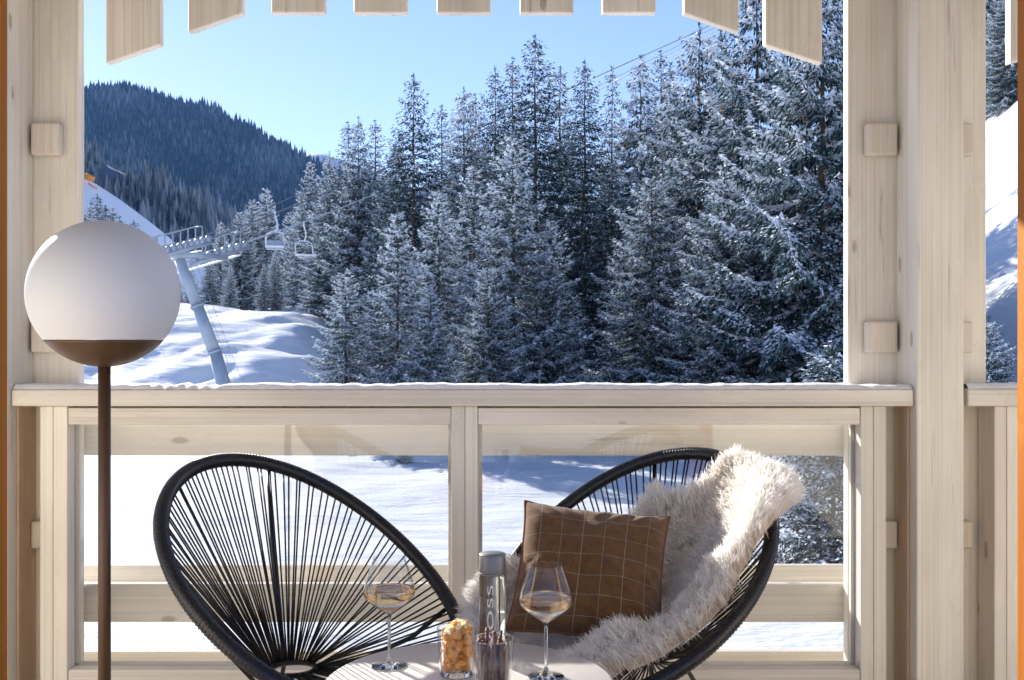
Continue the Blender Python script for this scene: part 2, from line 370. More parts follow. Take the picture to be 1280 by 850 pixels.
# ------------------------------------------------------------------ spruces
def kites(P, D, S, l, w, fold=.0):
    """quads: base, right, tip, left"""
    n = len(P); m = P + D*(l*.42)[:,None]
    V = np.stack([P, m+S*(w/2)[:,None], P+D*l[:,None], m-S*(w/2)[:,None]], 1).reshape(-1,3)
    Q = np.arange(n*4).reshape(n,4); return V, Q
def unit(a): return a/np.maximum(np.linalg.norm(a, axis=-1, keepdims=True), 1e-9)
def spruce_mesh(seed, H, Rb, snow, frost, hang, dens=1.0, gap=.30, taper=.72, lean_up=.35, ks=1.0, ridge=1.3):
    g = np.random.default_rng(seed)
    Vs, Qs, Ms, As = [], [], [], []; off = 0
    z = H*.045
    while z < H*.985:
        rel = z/H; nb = int(g.integers(6, 9)) if rel < .8 else int(g.integers(4,6))
        a0 = g.uniform(0, 6.28)
        for b in range(nb):
            az = a0 + 6.283*b/nb + g.normal(0,.22)
            L = Rb*((1-rel)**taper)*min(1,(rel+.12)*4)*g.uniform(.62,1.16) + .10
            if g.random() < .10: L *= .5
            zz = z+g.uniform(-.12,.12)
            el = -.34+ (.34+lean_up*1.6)*rel**1.3 + g.normal(0,.07)
            u = np.array([math.cos(az), math.sin(az), 0]); v = np.array([-math.sin(az), math.cos(az), 0])
            ns = max(4, int(L/(.095*ks))); s = np.linspace(.12, 1, ns)
            sag = (.16+.12*g.random())*L
            def pt(s): return np.outer(s*L*math.cos(el), u) + np.outer(zz + s*L*math.sin(el) - sag*np.sin(s*2.6)*.9 + .10*L*s**3, [0,0,1])
            P0 = pt(s)
            lt = (.42*L*(1-s)**.75*np.minimum(1, s*3.2+.25) + .10)
            for side in (-1,1):
                td = unit(u*.62 + side*v*.8 + np.array([0,0,-.22-.25*hang]))
                for i in range(ns):
                    n = max(1, int(lt[i]/(.10*ks))); q = (np.arange(n)+g.random(n)*.6)/n*lt[i]
                    base = P0[i] + np.outer(q, td) + g.normal(0,.022,(n,3)); base[:,2] -= hang*.25*q*q
                    D = unit(td*.75 + g.normal(0,.38,(n,3)) + np.array([0,0,-.15-.9*hang]))
                    S = unit(np.cross(D, g.normal(0,1,(n,3))))
                    l = g.uniform(.10,.21,n)*(1+.5*hang)*ks; w = g.uniform(.032,.070,n)*ks
                    V,Q = kites(base, D, S, l, w); Vs.append(V); Qs.append(Q+off); off += len(V); Ms.append(np.where(g.random(n) < (.035 if s[i] < .5 else .005), 2, 0)); 
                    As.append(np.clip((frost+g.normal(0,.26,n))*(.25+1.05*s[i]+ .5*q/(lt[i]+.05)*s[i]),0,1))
                    # snow pads lying on the twig
                    msk = g.random(n) < snow*(.35+.8*s[i])*(1.35 if mn.noise(Vector((*(base[0]*1.5),)))>.02 else .22)
                    if msk.any():
                        k = int(msk.sum()); bs = base[msk] + np.array([0,0,.022]) + g.normal(0,.012,(k,3))
                        Ds = unit(td + g.normal(0,.28,(k,3))*np.array([1,1,.5])); Ss = unit(np.cross(Ds, np.array([0,0,1.])+g.normal(0,.35,(k,3))))
                        V,Q = kites(bs, Ds, Ss, g.uniform(.08,.18,k)*ks, g.uniform(.05,.11,k)*ks); Vs.append(V); Qs.append(Q+off); off += len(V); Ms.append(np.ones(k)); As.append(np.zeros(k))
            # snow ridge along the bough spine
            k = int(ns*1.2*snow*ridge)+1
            sp = g.uniform(.15,1,k); pp = pt(sp)+np.array([0,0,.035])+g.normal(0,.025,(k,3)); Ds = unit(np.tile(u,(k,1))+g.normal(0,.3,(k,3))); Ss = unit(np.cross(Ds, np.array([0,0,1.])+g.normal(0,.3,(k,3))))
            V,Q = kites(pp, Ds, Ss, g.uniform(.12,.24,k)*ks, g.uniform(.07,.14,k)*ks); Vs.append(V); Qs.append(Q+off); off += len(V); Ms.append(np.ones(k)); As.append(np.zeros(k))
        z += gap*(1-.45*rel)*g.uniform(.85,1.15)
    # leader
    n = 40; q = g.random(n); base = np.zeros((n,3)); base[:,2] = H*(.965+.045*q); D = unit(g.normal(0,.6,(n,3))+np.array([0,0,.7])); S = unit(np.cross(D, g.normal(0,1,(n,3))))
    V,Q = kites(base, D, S, g.uniform(.1,.2,n), g.uniform(.03,.06,n)); Vs.append(V); Qs.append(Q+off); off += len(V); Ms.append(np.zeros(n)); As.append(np.full(n,frost))
    V = np.concatenate(Vs); Q = np.concatenate(Qs); Mi = np.concatenate(Ms); A = np.concatenate(As)
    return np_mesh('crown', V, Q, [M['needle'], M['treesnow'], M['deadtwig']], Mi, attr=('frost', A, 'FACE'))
def trunk_mesh(H, r):
    mb = MB(); pts = [(.02*math.sin(i*1.7), .02*math.cos(i*1.1), -.6+ (H*.99+.6)*i/12) for i in range(13)]
    mb.tube(pts, [max(.012, r*(1-i/12.5)) for i in range(13)], 8)
    g = random.Random(int(H*100))
    for k in range(26):
        z = H*(.06+.8*k/26); a = g.uniform(0,6.28); l = (1-z/H)*H*.09
        mb.tube([(0,0,z),(l*math.cos(a), l*math.sin(a), z-l*.1)], [.035,.012], 5)
    me = bpy.data.meshes.new('trunk'); me.from_pydata(mb.v, [], mb.f); me.polygons.foreach_set('use_smooth', mb.sm); me.materials.append(M['bark']); return me
PROTO = {}
def proto(key, H, *a, r=.19, **k):
    PROTO[key] = (H, spruce_mesh(*a, **k) if not a else spruce_mesh(a[0], H, *a[1:], **k), trunk_mesh(H, r))
#            H   seed R    snow frost hang
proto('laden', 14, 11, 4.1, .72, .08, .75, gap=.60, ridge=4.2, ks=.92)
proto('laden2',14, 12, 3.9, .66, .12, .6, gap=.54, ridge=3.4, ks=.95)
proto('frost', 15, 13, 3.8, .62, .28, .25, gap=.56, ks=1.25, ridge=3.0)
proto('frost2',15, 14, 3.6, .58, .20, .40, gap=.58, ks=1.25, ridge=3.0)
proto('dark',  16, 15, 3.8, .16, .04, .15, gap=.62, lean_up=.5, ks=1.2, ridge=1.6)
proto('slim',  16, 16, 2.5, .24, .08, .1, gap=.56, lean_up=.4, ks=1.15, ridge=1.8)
proto('young', 3.0, 17, 1.05, .75, .15, .3, gap=.2, r=.04, ks=.5)
NT = [0]
def tree(px, top, d, key, ws, label, base=None, group='spruces beyond the balcony', zoff=0):
    H, cm, tm = PROTO[key]; x = SX(px, d); z = (ground(x, d) if base is None else base)+zoff
    ztop = SZ(top, d); s = (ztop-z)/(H*1.0)
    o = empty('spruce_tree', (x, d, z-.05), random.uniform(0, 6.28)); o.scale = (s*ws*1.12, s*ws*1.12, s); tag(o, label, 'tree', group)
    link('trunk', tm, o); link('crown', cm, o); NT[0] += 1
    return o
T = [
 # big right clump
 (1027,-62, 29,'laden', 1.0, 'nearest snow laden spruce with drooping boughs at the right edge of the main view'),
 (946, -38, 36,'laden', 1.0, 'tall snow laden spruce behind the longest slanted slat at right'),
 (874, 33, 40,'laden2', 1.05,'tall snowy spruce whose tip meets the lift cables, left of the longest right slat'),
 (902, 38, 52,'dark', .9,    'darker spruce tip just right of the spruce that meets the lift cables'),
 (975, 150, 31,'laden', 1.15,'shorter laden spruce filling the space under the right slat'),
 (905, 215, 31,'laden2', 1.25,'broad low laden spruce at the foot of the right clump'),
 (815, 215, 35,'laden2', 1.2,'snowy spruce with a sunlit left edge beside the gap of dark trees'),
 (1060, 60, 38,'laden2', 1.0,'snow laden spruce mostly hidden by the right timber post'),
 (838, 82, 56,'slim', 1.2,   'slim spruce tip close to the left of the tall one meeting the cables'),
 (826, 66, 62,'slim', 1.0,   'narrow frosted spire rising just under the lift cables at right'),
 (801, 72, 54,'frost2', .95, 'frosted pointed spruce under the middle of the cables'),
 (765, 86, 66,'slim', .85,   'thin bare looking spire spruce standing alone against the sky under the cables'),
 (731, 78, 58,'dark', .95,   'dark dense spruce crossed by the cables at their lower visible end'),
 (700, 86, 62,'slim', 1.2,   'slim dark spruce between the tallest centre spruce and the cables'),
 (669, 46, 54,'dark', 1.05,  'tallest dark spruce in the centre of the row'),
 (641, 75, 63,'slim', 1.1,   'thin spire just left of the tallest centre spruce'),
 (619, 86, 60,'dark', .85,   'second dark spire left of the tallest centre spruce'),
 (594, 120, 66,'slim', 1.1,  'small spire in the dip left of the centre spruces'),
 (580, 112, 58,'frost', .9,  'frosted spruce with a double looking tip left of centre'),
 (552, 134, 62,'slim', 1.1,  'thin spruce just right of the isolated dark spruce'),
 (517, 95, 54,'dark', 1.0,   'dark open branched spruce standing up alone left of centre'),
 (469, 152, 64,'slim', 1.2,  'thin pale spire left of the open branched dark spruce'),
 (448, 148, 60,'frost2', .8, 'right one of two close spires at the left end of the row'),
 (435, 154, 62,'slim', 1.3,  'left one of two close spires at the left end of the row'),
 (412, 190, 64,'frost', .9,  'rounded frosted spruce next to the valley notch'),
 (388, 200, 68,'frost2', .95,'leftmost frosted spruce of the tall row, edging the dark hill'),
 (495, 178, 58,'frost2', 1.0,'frosted spruce in front of the thin pale spire'),
 # front row
 (497, 262, 31,'frost', .95, 'pale frosted front spruce with a thin straight trunk left of centre'),
 (432, 335, 31,'frost', 1.25,'low frosted spruce spreading over the edge of the snow bank'),
 (548, 235, 35,'frost', 1.0, 'pale spruce beside the front spruce with the thin trunk'),
 (592, 205, 40,'frost2', 1.05,'light grey frosted spruce left of the centre front spruce'),
 (641, 165, 34,'frost', 1.05,'frosted centre front spruce with a straight dark trunk'),
 (690, 270, 34,'frost2', 1.0,'small frosted spruce at the edge of the dark gap'),
 (610, 330, 31,'laden2', 1.1,'low snowy spruce at the foot of the centre trees'),
 (538, 350, 30,'frost2', 1.1,'low frosted spruce just above the handrail left of centre'),
 (728, 170, 50,'dark', 1.05,'deep blue shaded spruce standing in the dark gap'),
 (765, 200, 50,'dark', .95,'shaded spruce behind the dark gap'),
 # left group behind the bank
 (333, 234, 92,'frost', 1.0, 'sunlit pointed spruce rising behind the hanging lift chairs'),
 (316, 247, 90,'frost2', 1.0,'frosted spruce left of the pointed one behind the lift chairs'),
 (300, 262, 84,'laden2', .9, 'dark blue spruce under the catwalk end of the lift pylon'),
 (276, 277, 88,'frost', .95, 'small spruce top showing above the pylon catwalk'),
 (344, 314, 70,'frost', 1.05,'right one of a pair of small spruces standing on the snow bank'),
 (330, 328, 69,'frost2', .95,'left one of a pair of small spruces standing on the snow bank'),
 (378, 240, 74,'frost2', 1.0,'spruce seen behind the right lift chair'),
 (362, 262, 80,'laden2', .9, 'shaded spruce between the two lift chairs'),
 (400, 300, 64,'laden2', 1.0,'shaded spruce at the right end of the snow bank crest'),
 (262, 318, 84,'frost2', 1.0,'dark spruce just right of the pylon shaft'),
 (288, 330, 76,'frost', 1.0, 'small spruce on the bank beside the pylon shaft'),
 (238, 330, 86,'frost', 1.0, 'spruce partly behind the pylon shaft'),
 (222, 345, 84,'frost2', 1.0,'spruce between the lamp globe and the pylon shaft'),
]
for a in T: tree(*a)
# small trees below the piste and up the right-hand slope
for px, top, d, key, ws, lab in [(113,255,210,'frost2',1.0,'small spruce against the piste close to the left post'),
        (122,244,214,'dark',1.3,'tallest of the small spruces in front of the piste'),
        (132,258,206,'dark',1.4,'second small spruce from the left post in front of the piste'),
        (141,262,204,'frost2',1.2,'right end spruce of the small group in front of the piste'),
        (167,276,200,'dark',1.2,'tiny spruce tip just above the lamp globe'),
        (106,270,198,'dark',1.3,'small dark spruce cut by the left post edge'),
        (150,272,196,'frost2',1.3,'low spruce behind the top left of the lamp globe')]:
    tree(px, top, d, key, ws, lab, base=h_piste(SX(px,d), d)-2.0)
for px, top, d, key, ws, lab in [(1243,-70,68,'laden',.9,'shaded spruce high on the steep slope in the narrow gap right of the post'),
        (1262,-40,64,'laden2',1.0,'spruce with sunlit bough ends at the far right gap'),
        (1225,-60,70,'dark',1.1,'dark spruce behind the right facing board on the slope'),
        (1290,-30,70,'laden',1.0,'spruce reaching its boughs into the right gap over the snow'),
        (1236,395,20,'laden2',1.3,'low dark spruce just above the right handrail')]:
    tree(px, top, d, key, ws, lab)
tree(1040,436,16,'young',1.05,'young snow covered spruce seen through the right glass pane')
tree(505,556,27,'young',1.9,'small half buried spruce peeping under the upper board in the left pane')

# ------------------------------------------------------------------ ski lift
def W(px, py, d): return Vector((SX(px,d), d, SZ(py,d)))
PB = W(290,497,44); PT = W(224,324,44)
pyl = wthing('lift_pylon', (PB.x, PB.y, PB.z), 'leaning grey steel chairlift pylon with snowy catwalks beside the lamp globe', 'lift pylon')
MB().tube([PB-Vector((-.06,0,.9)), PB.lerp(PT,.33)], [.30,.275], 20).build('shaft', M['steel_l'], pyl)
MB().tube([PB.lerp(PT,.33), PB.lerp(PT,.66)], [.265,.245], 20).build('shaft', M['steel_l'], pyl)
MB().tube([PB.lerp(PT,.66), PT], [.235,.215], 20).build('shaft', M['steel_l'], pyl)
for k in (.33,.66):
    c = PB.lerp(PT,k); ax = (PT-PB).normalized(); MB().tube([c-ax*.05, c+ax*.05], .33-.05*k, 20).build('flange', M['steel_l'], pyl)
lad = MB(); o_ = Vector((.42,-.1,0))
for s_ in (0,.3): lad.tube([PB+o_+Vector((s_,0,0)), PT+o_+Vector((s_*.8,0,0))], .009, 5)
for k in range(18): p = PB.lerp(PT, (k+.5)/18)+o_; lad.tube([p, p+Vector((.3,0,0))], .007, 4)
lad.build('ladder', M['steel_l'], pyl)
arm0 = W(208,318,43.2); arm1 = W(283,322,46)
MB().tube([arm0, arm1], .13, 10).build('crossarm', M['steel_l'], pyl)
MB().tube([PT, W(228,314,44)], .2, 12).build('head', M['steel_l'], pyl)
def gear(a, b, lift):
    ax = (b-a); L = ax.length; ax.normalize(); sd = ax.cross(Vector((0,0,1))).normalized(); up = Vector((0,0,1))
    mb = MB(); mb.tube([a+up*.1, b+up*.1], .09, 6).build('sheave_beam', M['steel_l'], pyl)
    n = 8
    for k in range(n):
        c = a.lerp(b, (k+.5)/n)+up*.28; MB().tube([c-sd*.05, c+sd*.05], .15, 14).build('sheave', M['steel_l'], pyl)
    cw = MB(); w = .38
    v = [a-sd*.5-up*.2, a-sd*(.5+w)-up*.2, b-sd*(.5+w)-up*.2, b-sd*.5-up*.2]
    cw.add([*v, *[q-up*.06 for q in v]], [(0,1,2,3),(7,6,5,4),(0,4,5,1),(1,5,6,2),(2,6,7,3),(3,7,4,0)]); cwo = cw.build('catwalk', M['snow_soft'], pyl)
    rl = MB(); m = 6
    for k in range(m+1):
        c = a.lerp(b, k/m)-sd*(.5+w)-up*.2; rl.tube([c, c+up*1.0], .03, 5)
    for hh in (.5,1.0): rl.tube([a-sd*(.5+w)+up*(hh-.2), b-sd*(.5+w)+up*(hh-.2)], .03, 5)
    for k in (0,m):
        c = a.lerp(b, k/m)-sd*.5-up*.2; rl.tube([c, c+up*1.0], .03, 5); rl.tube([c+up*1.0, c-sd*w+up*1.0], .03, 5)
    rl.build('railing', M['cable_frost'], cwo, off=tuple(pyl.location))
gear(W(206,322,42.5), W(264,306,44.8), 0)
gear(W(238,334,44.2), W(311,312,47.2), 0)
cab1 = [(-300,455,36),(0,380,38.5),(100,347,41),(206,313,42.5),(264,298,44.8),(361,260,50),(500,203,57),(690,121,68),(866,42,80),(1050,-45,92),(1250,-140,105)]
cab2 = [(-300,480,38),(0,400,40.5),(120,362,42.5),(238,326,44.2),(291,309,46.4),(407,268,52),(520,222,59),(700,138,70),(861,56,82),(1050,-30,94),(1250,-125,107)]
cab3 = [(-300,440,37),(0,360,39.5),(120,330,41.5),(223,303,43.5),(269,290,46),(361,248,51),(520,190,60),(700,131,69),(780,92,75),(863,49,81.5),(1050,-38,93),(1250,-130,106)]
for c, r, m_, lab in ((cab1,.038,'cable','uppermost thick lift cable running up to the right behind the trees'),(cab2,.034,'cable_frost','frosted lower lift cable that carries the two hanging chairs'),(cab3,.02,'cable','thin middle lift line above the pylon catwalks')):
    P = []
    for i in range(len(c)-1):
        for k in range(6):
            t = k/6; q = [c[i][j]*(1-t)+c[i+1][j]*t for j in range(3)]; P.append(W(*q))
    mb = MB(); mb.tube(P, r, 6); o = mb.build('lift_cable', M[m_]); tag(o, lab, 'cable', 'chairlift cables')
def lift_chair(px, py, d, lab, yaw, w=.62):
    top = W(px, py, d); t = wthing('lift_chair', (top.x, top.y, top.z-1.7), lab, 'lift chair', 'chairs hanging on the lift'); z = top.z; x = top.x; y = top.y
    c, s = math.cos(yaw), math.sin(yaw)
    a_ = .74
    def L(a, b, e): return (x+(a*c-b*s)*a_, y+(a*s+b*c)*a_, z+e*a_)
    MB().tube([L(0,0,.05), L(0,0,-.25), L(.12,.0,-.6), L(.14,0,-1.0), L(0,0,-1.25)], .038, 6).build('hanger', M['lift_white'], t)
    MB().tube([L(-w*.85,0,-1.35), L(-w*.4,0,-1.22), L(w*.4,0,-1.22), L(w*.85,0,-1.35), L(w,0,-1.6), L(w,-.1,-2.1), L(w*.85,-.25,-2.3), L(-w*.85,-.25,-2.3), L(-w,-.1,-2.1), L(-w,0,-1.6)], .036, 6, closed=True).build('frame', M['lift_white'], t)
    b = MB()
    v = [L(-w*.9,.02,-1.75), L(w*.9,.02,-1.75), L(w*.9,-.05,-2.2), L(-w*.9,-.05,-2.2)]; v2 = [(p[0]+.0,p[1]+.08,p[2]) for p in v]
    b.add(v+v2, [(0,1,2,3),(7,6,5,4),(0,4,5,1),(1,5,6,2),(2,6,7,3),(3,7,4,0)])
    if yaw < .5: b.build('backrest', M['steel_l'], t)
    v = [L(-w,-.05,-2.2), L(w,-.05,-2.2), L(w,-.6,-2.24), L(-w,-.6,-2.24)]; v2 = [(p[0],p[1],p[2]+.1) for p in v]
    MB().add(v+v2, [(0,1,2,3),(7,6,5,4),(0,4,5,1),(1,5,6,2),(2,6,7,3),(3,7,4,0)]).build('seat', M['snow_soft'], t)
lift_chair(344,265.5,48.9,'left chairlift chair with a solid backrest', .15, .55)
lift_chair(380,277.5,50.7,'right chairlift chair, an empty open frame', .6, .6)
# snow gun on the piste
g0 = W(112,224,296); gz = h_piste(g0.x, 296)
sg = wthing('snow_gun', (g0.x, g0.y, gz), 'tiny orange snow gun on the crest of the piste', 'snow gun')
MB().tube([(g0.x-1.2,g0.y,gz+2.4),(g0.x+1.3,g0.y-.4,gz+1.5)], [.95,.7], 14).build('barrel', M['orange'], sg)
MB().tube([(g0.x-.2,g0.y,gz-.3),(g0.x,g0.y,gz+2)], .16, 8).build('stand', M['orange'], sg)
MB().tube([(g0.x-.2,g0.y,gz+.2),(g0.x+2.1,g0.y,gz-1.1)], .2, 8).build('chassis', M['orange'], sg)

# ------------------------------------------------------------------ balcony
deck = MB()
for k in range(16): deck.box(-5,5, 2.02+k*.13, 2.02+k*.13+.124, -.04, 0)
tag(deck.build('balcony_floor', M['wood_deck'], bevel=.002), 'wooden deck boards of the balcony', kind='structure')
MB().box(-5,5,1.98,4.3,-.25,-.06).build('floor_slab', M['plaster']).__setitem__('kind','structure')
MB().box(-2.6,2.6,-3.5,1.98,-.25,-.01).build('room_floor', M['wood_deck']).__setitem__('kind','structure')
ceil = MB().box(-6,6,1.7,4.75,3.0,3.12).build('roof_soffit', M['wood_soffit']); ceil['kind'] = 'structure'

def post(x0, x1, boards, pegs, label, bounce_x):
    t = wthing('timber_post', ((x0+x1)/2, 3.8, -.2), label, 'post', 'timber posts of the balcony')
    board('post', M['wood_v'], t, x0, x1, 3.70, 3.90, -.2, 3.0, bevel=.005)
    for a, b in bounce_x: board('bounce_tint_board', M['wood_bounce'], t, a, b, 3.765, 3.898, -.15, 1.034, bevel=.002)  # added thin boards, warm bounce light below the handrail painted as peach
    for a, b in boards: board('facing_board', M['wood_v'], t, a, b, 3.903, 3.957, -.2, 3.0, bevel=.005)
    for a, b in pegs:
        for z0, z1 in ((1.94,2.057),(1.224,1.338),(.514,.613)):
            board('peg', M['wood_warm'], t, a, b, 3.85, 3.902, z0, z1, bevel=.008)
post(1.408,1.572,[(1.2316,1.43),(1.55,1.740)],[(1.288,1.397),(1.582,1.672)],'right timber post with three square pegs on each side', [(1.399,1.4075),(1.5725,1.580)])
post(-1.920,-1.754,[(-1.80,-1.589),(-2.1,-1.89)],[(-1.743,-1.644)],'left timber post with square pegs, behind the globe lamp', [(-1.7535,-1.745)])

rail = wthing('balcony_railing', (-.17,3.8,0), 'whitewashed wood balcony railing with two glass panes and a snowy handrail', 'railing', 'balcony railings')
board('handrail', M['wood_h'], rail, -1.752, 1.406, 3.72, 3.90, 1.038, 1.0966, bevel=.006)
D0, D1 = 3.76, 3.875
X = lambda p: SX(p, D0)
for a, b in ((50,66),(66.4,84),(564,581),(581.4,597),(1076,1091.6),(1092,1108)):
    board('stile', M['wood_v'], rail, X(a), X(b), D0, D1, -.02, 1.036, bevel=.003)
for a, b in ((84.3,563.7),(597.3,1075.7)):
    board('top_rail', M['wood_h'], rail, X(a), X(b), D0+.004, D1, SZ(531,D0), 1.030, bevel=.004)
    board('bottom_rail', M['wood_h'], rail, X(a), X(b), D0+.004, D1, -.02, SZ(838,D0), bevel=.004)
    MB().box(X(a)+.004, X(b)-.004, 3.817, 3.823, SZ(838,D0)+.0, SZ(531,D0)).build('glass_pane', M['pane'], rail)
    for e in (X(a), X(b)-.014): board('glazing_bead', M['wood_v'], rail, e, e+.014, 3.826, 3.845, SZ(837,D0), SZ(532,D0), bevel=.002)
DB = 3.965
for z0, z1, y0, y1 in ((SZ(569.5,DB), .995, DB, DB+.04), (SZ(778,DB), SZ(730,DB), DB, DB+.04), (SZ(760,4.14), SZ(707,4.14), 4.14, 4.18), (-.2, SZ(830,DB), DB, DB+.04), (-.2, SZ(813,4.16), 4.14, 4.18)):
    board('outer_board', M['wood_h'], rail, -1.89, 1.54, y0, y1, z0, z1, bevel=.005)
def snow_strip(x0, x1, y0, y1, z, name, label, seed, parent=None):
    n = int((x1-x0)/.012); m = 12; V = []
    for i in range(n+1):
        x = x0+(x1-x0)*i/n
        jf = .007*mn.noise(Vector((x*9,seed,0)))+.004*mn.noise(Vector((x*30,seed,3)))
        th = .016+.006*mn.noise(Vector((x*5,seed,7)))+.004*mn.noise(Vector((x*22,seed,5)))
        if seed == 1 and -1.28 < x < -1.02: th *= .55+.9*abs(mn.noise(Vector((x*60,2,2)))); jf += .010*mn.noise(Vector((x*70,1,1)))
        for j in range(m+1):
            t = j/m; y = (y0+.008-jf)+(y1-.004-(y0+.008-jf))*t
            zz = z+max(0, th*min(1,(t*7))**.5*min(1,((1-t)*7))**.5)+.0015*mn.noise(Vector((x*60,y*60,seed))) + .0006
            V.append((x,y,max(z+.0004,zz)))
    ii = (np.arange(n)[:,None]*(m+1)+np.arange(m)[None,:]).ravel()
    me = np_mesh(name, V, np.stack([ii, ii+m+1, ii+m+2, ii+1],1), [M['snow_soft']], smooth=True)
    return tag(link(name, me, parent), label, kind='stuff')
snow_strip(-1.750,1.404,3.722,3.898,1.0966,'snow_on_handrail','thin uneven layer of snow lying on the main handrail',1)

r2 = wthing('balcony_railing', (2.9,3.8,0), 'narrow slice of the neighbouring railing right of the right timber post', 'railing', 'balcony railings')
board('handrail', M['wood_h'], r2, 1.594, 4.4, 3.72, 3.90, 1.038, 1.0985, bevel=.006)
board('stile', M['wood_v'], r2, X(1243), X(1258), D0, D1+.02, -.02, 1.036, bevel=.003)
board('stile', M['wood_v'], r2, X(1258.4), X(1276), D0, D1+.02, -.02, 1.036, bevel=.003)
for z0,z1 in ((.86,.995),(SZ(778,DB),SZ(730,DB)),(-.2,SZ(830,DB))): board('outer_board', M['wood_warm'], r2, 1.56, 4.4, DB, DB+.04, z0, z1, bevel=.005)
snow_strip(1.60,4.38,3.724,3.898,1.0985,'snow_on_handrail','thin snow on the neighbouring handrail at far right',2)
r3 = wthing('balcony_railing', (-3.5,3.8,0), 'neighbouring railing left of the left timber post', 'railing', 'balcony railings')
board('handrail', M['wood_h'], r3, -5.1, -1.922, 3.72, 3.90, 1.038, 1.0966, bevel=.006)
for z0,z1 in ((.86,.995),(SZ(778,DB),SZ(730,DB)),(-.2,SZ(830,DB))): board('outer_board', M['wood_h'], r3, -5.1, -1.9, DB, DB+.04, z0, z1, bevel=.005)

DV = 3.93
val = wthing('roof_valance', (0,3.95,2.72), 'row of whitewashed hanging slats cut to an arch under the roof edge', 'valance')
board('beam', M['wood_h'], val, -5.2,5.2,DV-.03,DV+.10,2.80,2.99)
SL = [(132,200,79,55),(235,303,40,16),(339,406,15.5,15.5),(442,509,15.5,15.5),(546,613,15.5,15.5),(650,717,15.5,15.5),(753,820,15.5,15.5),(855,923.5,15.5,40),(956.5,1028,55,79)]
for off in (0, 3.342, -3.342):
    for i, (a, b, ya, yb) in enumerate(SL):
        xa, xb = SX(a,DV)+off, SX(b,DV)+off
        if off == 3.342 and i > 5: continue
        MB().prism([(xa,SZ(ya,DV)),(xb,SZ(yb,DV)),(xb,2.80),(xa,2.80)], DV, DV+.045).build('slat', M['wood_v'], val, .005)

# facade with door frame
fac = wthing('chalet_facade', (0,2,0), 'stained wood frame of the open balcony door at the edges of the view', 'door frame')
board('door_jamb', M['wood_brown'], fac, SX(10,2.0)-.10, SX(10,2.0), 1.86, 2.0, -.01, 2.6, bevel=.003)
board('door_jamb', M['wood_brown'], fac, SX(1271,2.0), SX(1271,2.0)+.10, 1.86, 2.0, -.01, 2.6, bevel=.003)
board('door_head', M['wood_brown'], fac, SX(10,2.0)-.1, SX(1271,2.0)+.1, 1.86, 2.0, 2.603, 2.75)
board('wall', M['plaster'], fac, -5, -1.051, 1.80, 1.97, -.01, 2.99, bevel=0)
board('wall', M['plaster'], fac, 1.053, 5, 1.80, 1.97, -.01, 2.99, bevel=0)
board('wall', M['plaster'], fac, -1.05, 1.052, 1.80, 1.97, 2.76, 2.99, bevel=0)

# ------------------------------------------------------------------ globe lamp
LD = 2.71; LX = SX(130.5,LD); LZ = SZ(367,LD); LR = .186
lamp = wthing('floor_lamp', (LX,LD,0), 'tall floor lamp with a white opal globe in a bronze cup', 'lamp')
cut = -.63*LR
a0 = math.acos(cut/LR)
MB().lathe([(max(LR*math.sin(a0*i/40),1e-5), LR*math.cos(a0*i/40)) for i in range(40,-1,-1)], (LX,LD,LZ), 72).build('globe', M['opal'], lamp)
pc = [(LR*1.004*math.sin(a0+(math.pi-a0)*i/16), LR*1.004*math.cos(a0+(math.pi-a0)*i/16)) for i in range(16,-1,-1)]; pc[0] = (1e-5, pc[0][1])
pc += [(pc[-1][0]-.004, pc[-1][1]+.0)]
MB().lathe(pc, (LX,LD,LZ), 72).build('cup', M['bronze'], lamp)
MB().lathe([(.0001,.02),(.016,.02),(.0155,LZ-LR),(.0001,LZ-LR+.001)], (LX,LD,0), 24).build('stem', M['bronze'], lamp)
MB().lathe([(.0001,.022),(.13,.022),(.138,.016),(.14,.0),(.0001,.0)], (LX,LD,0), 48).build('base', M['bronze'], lamp)

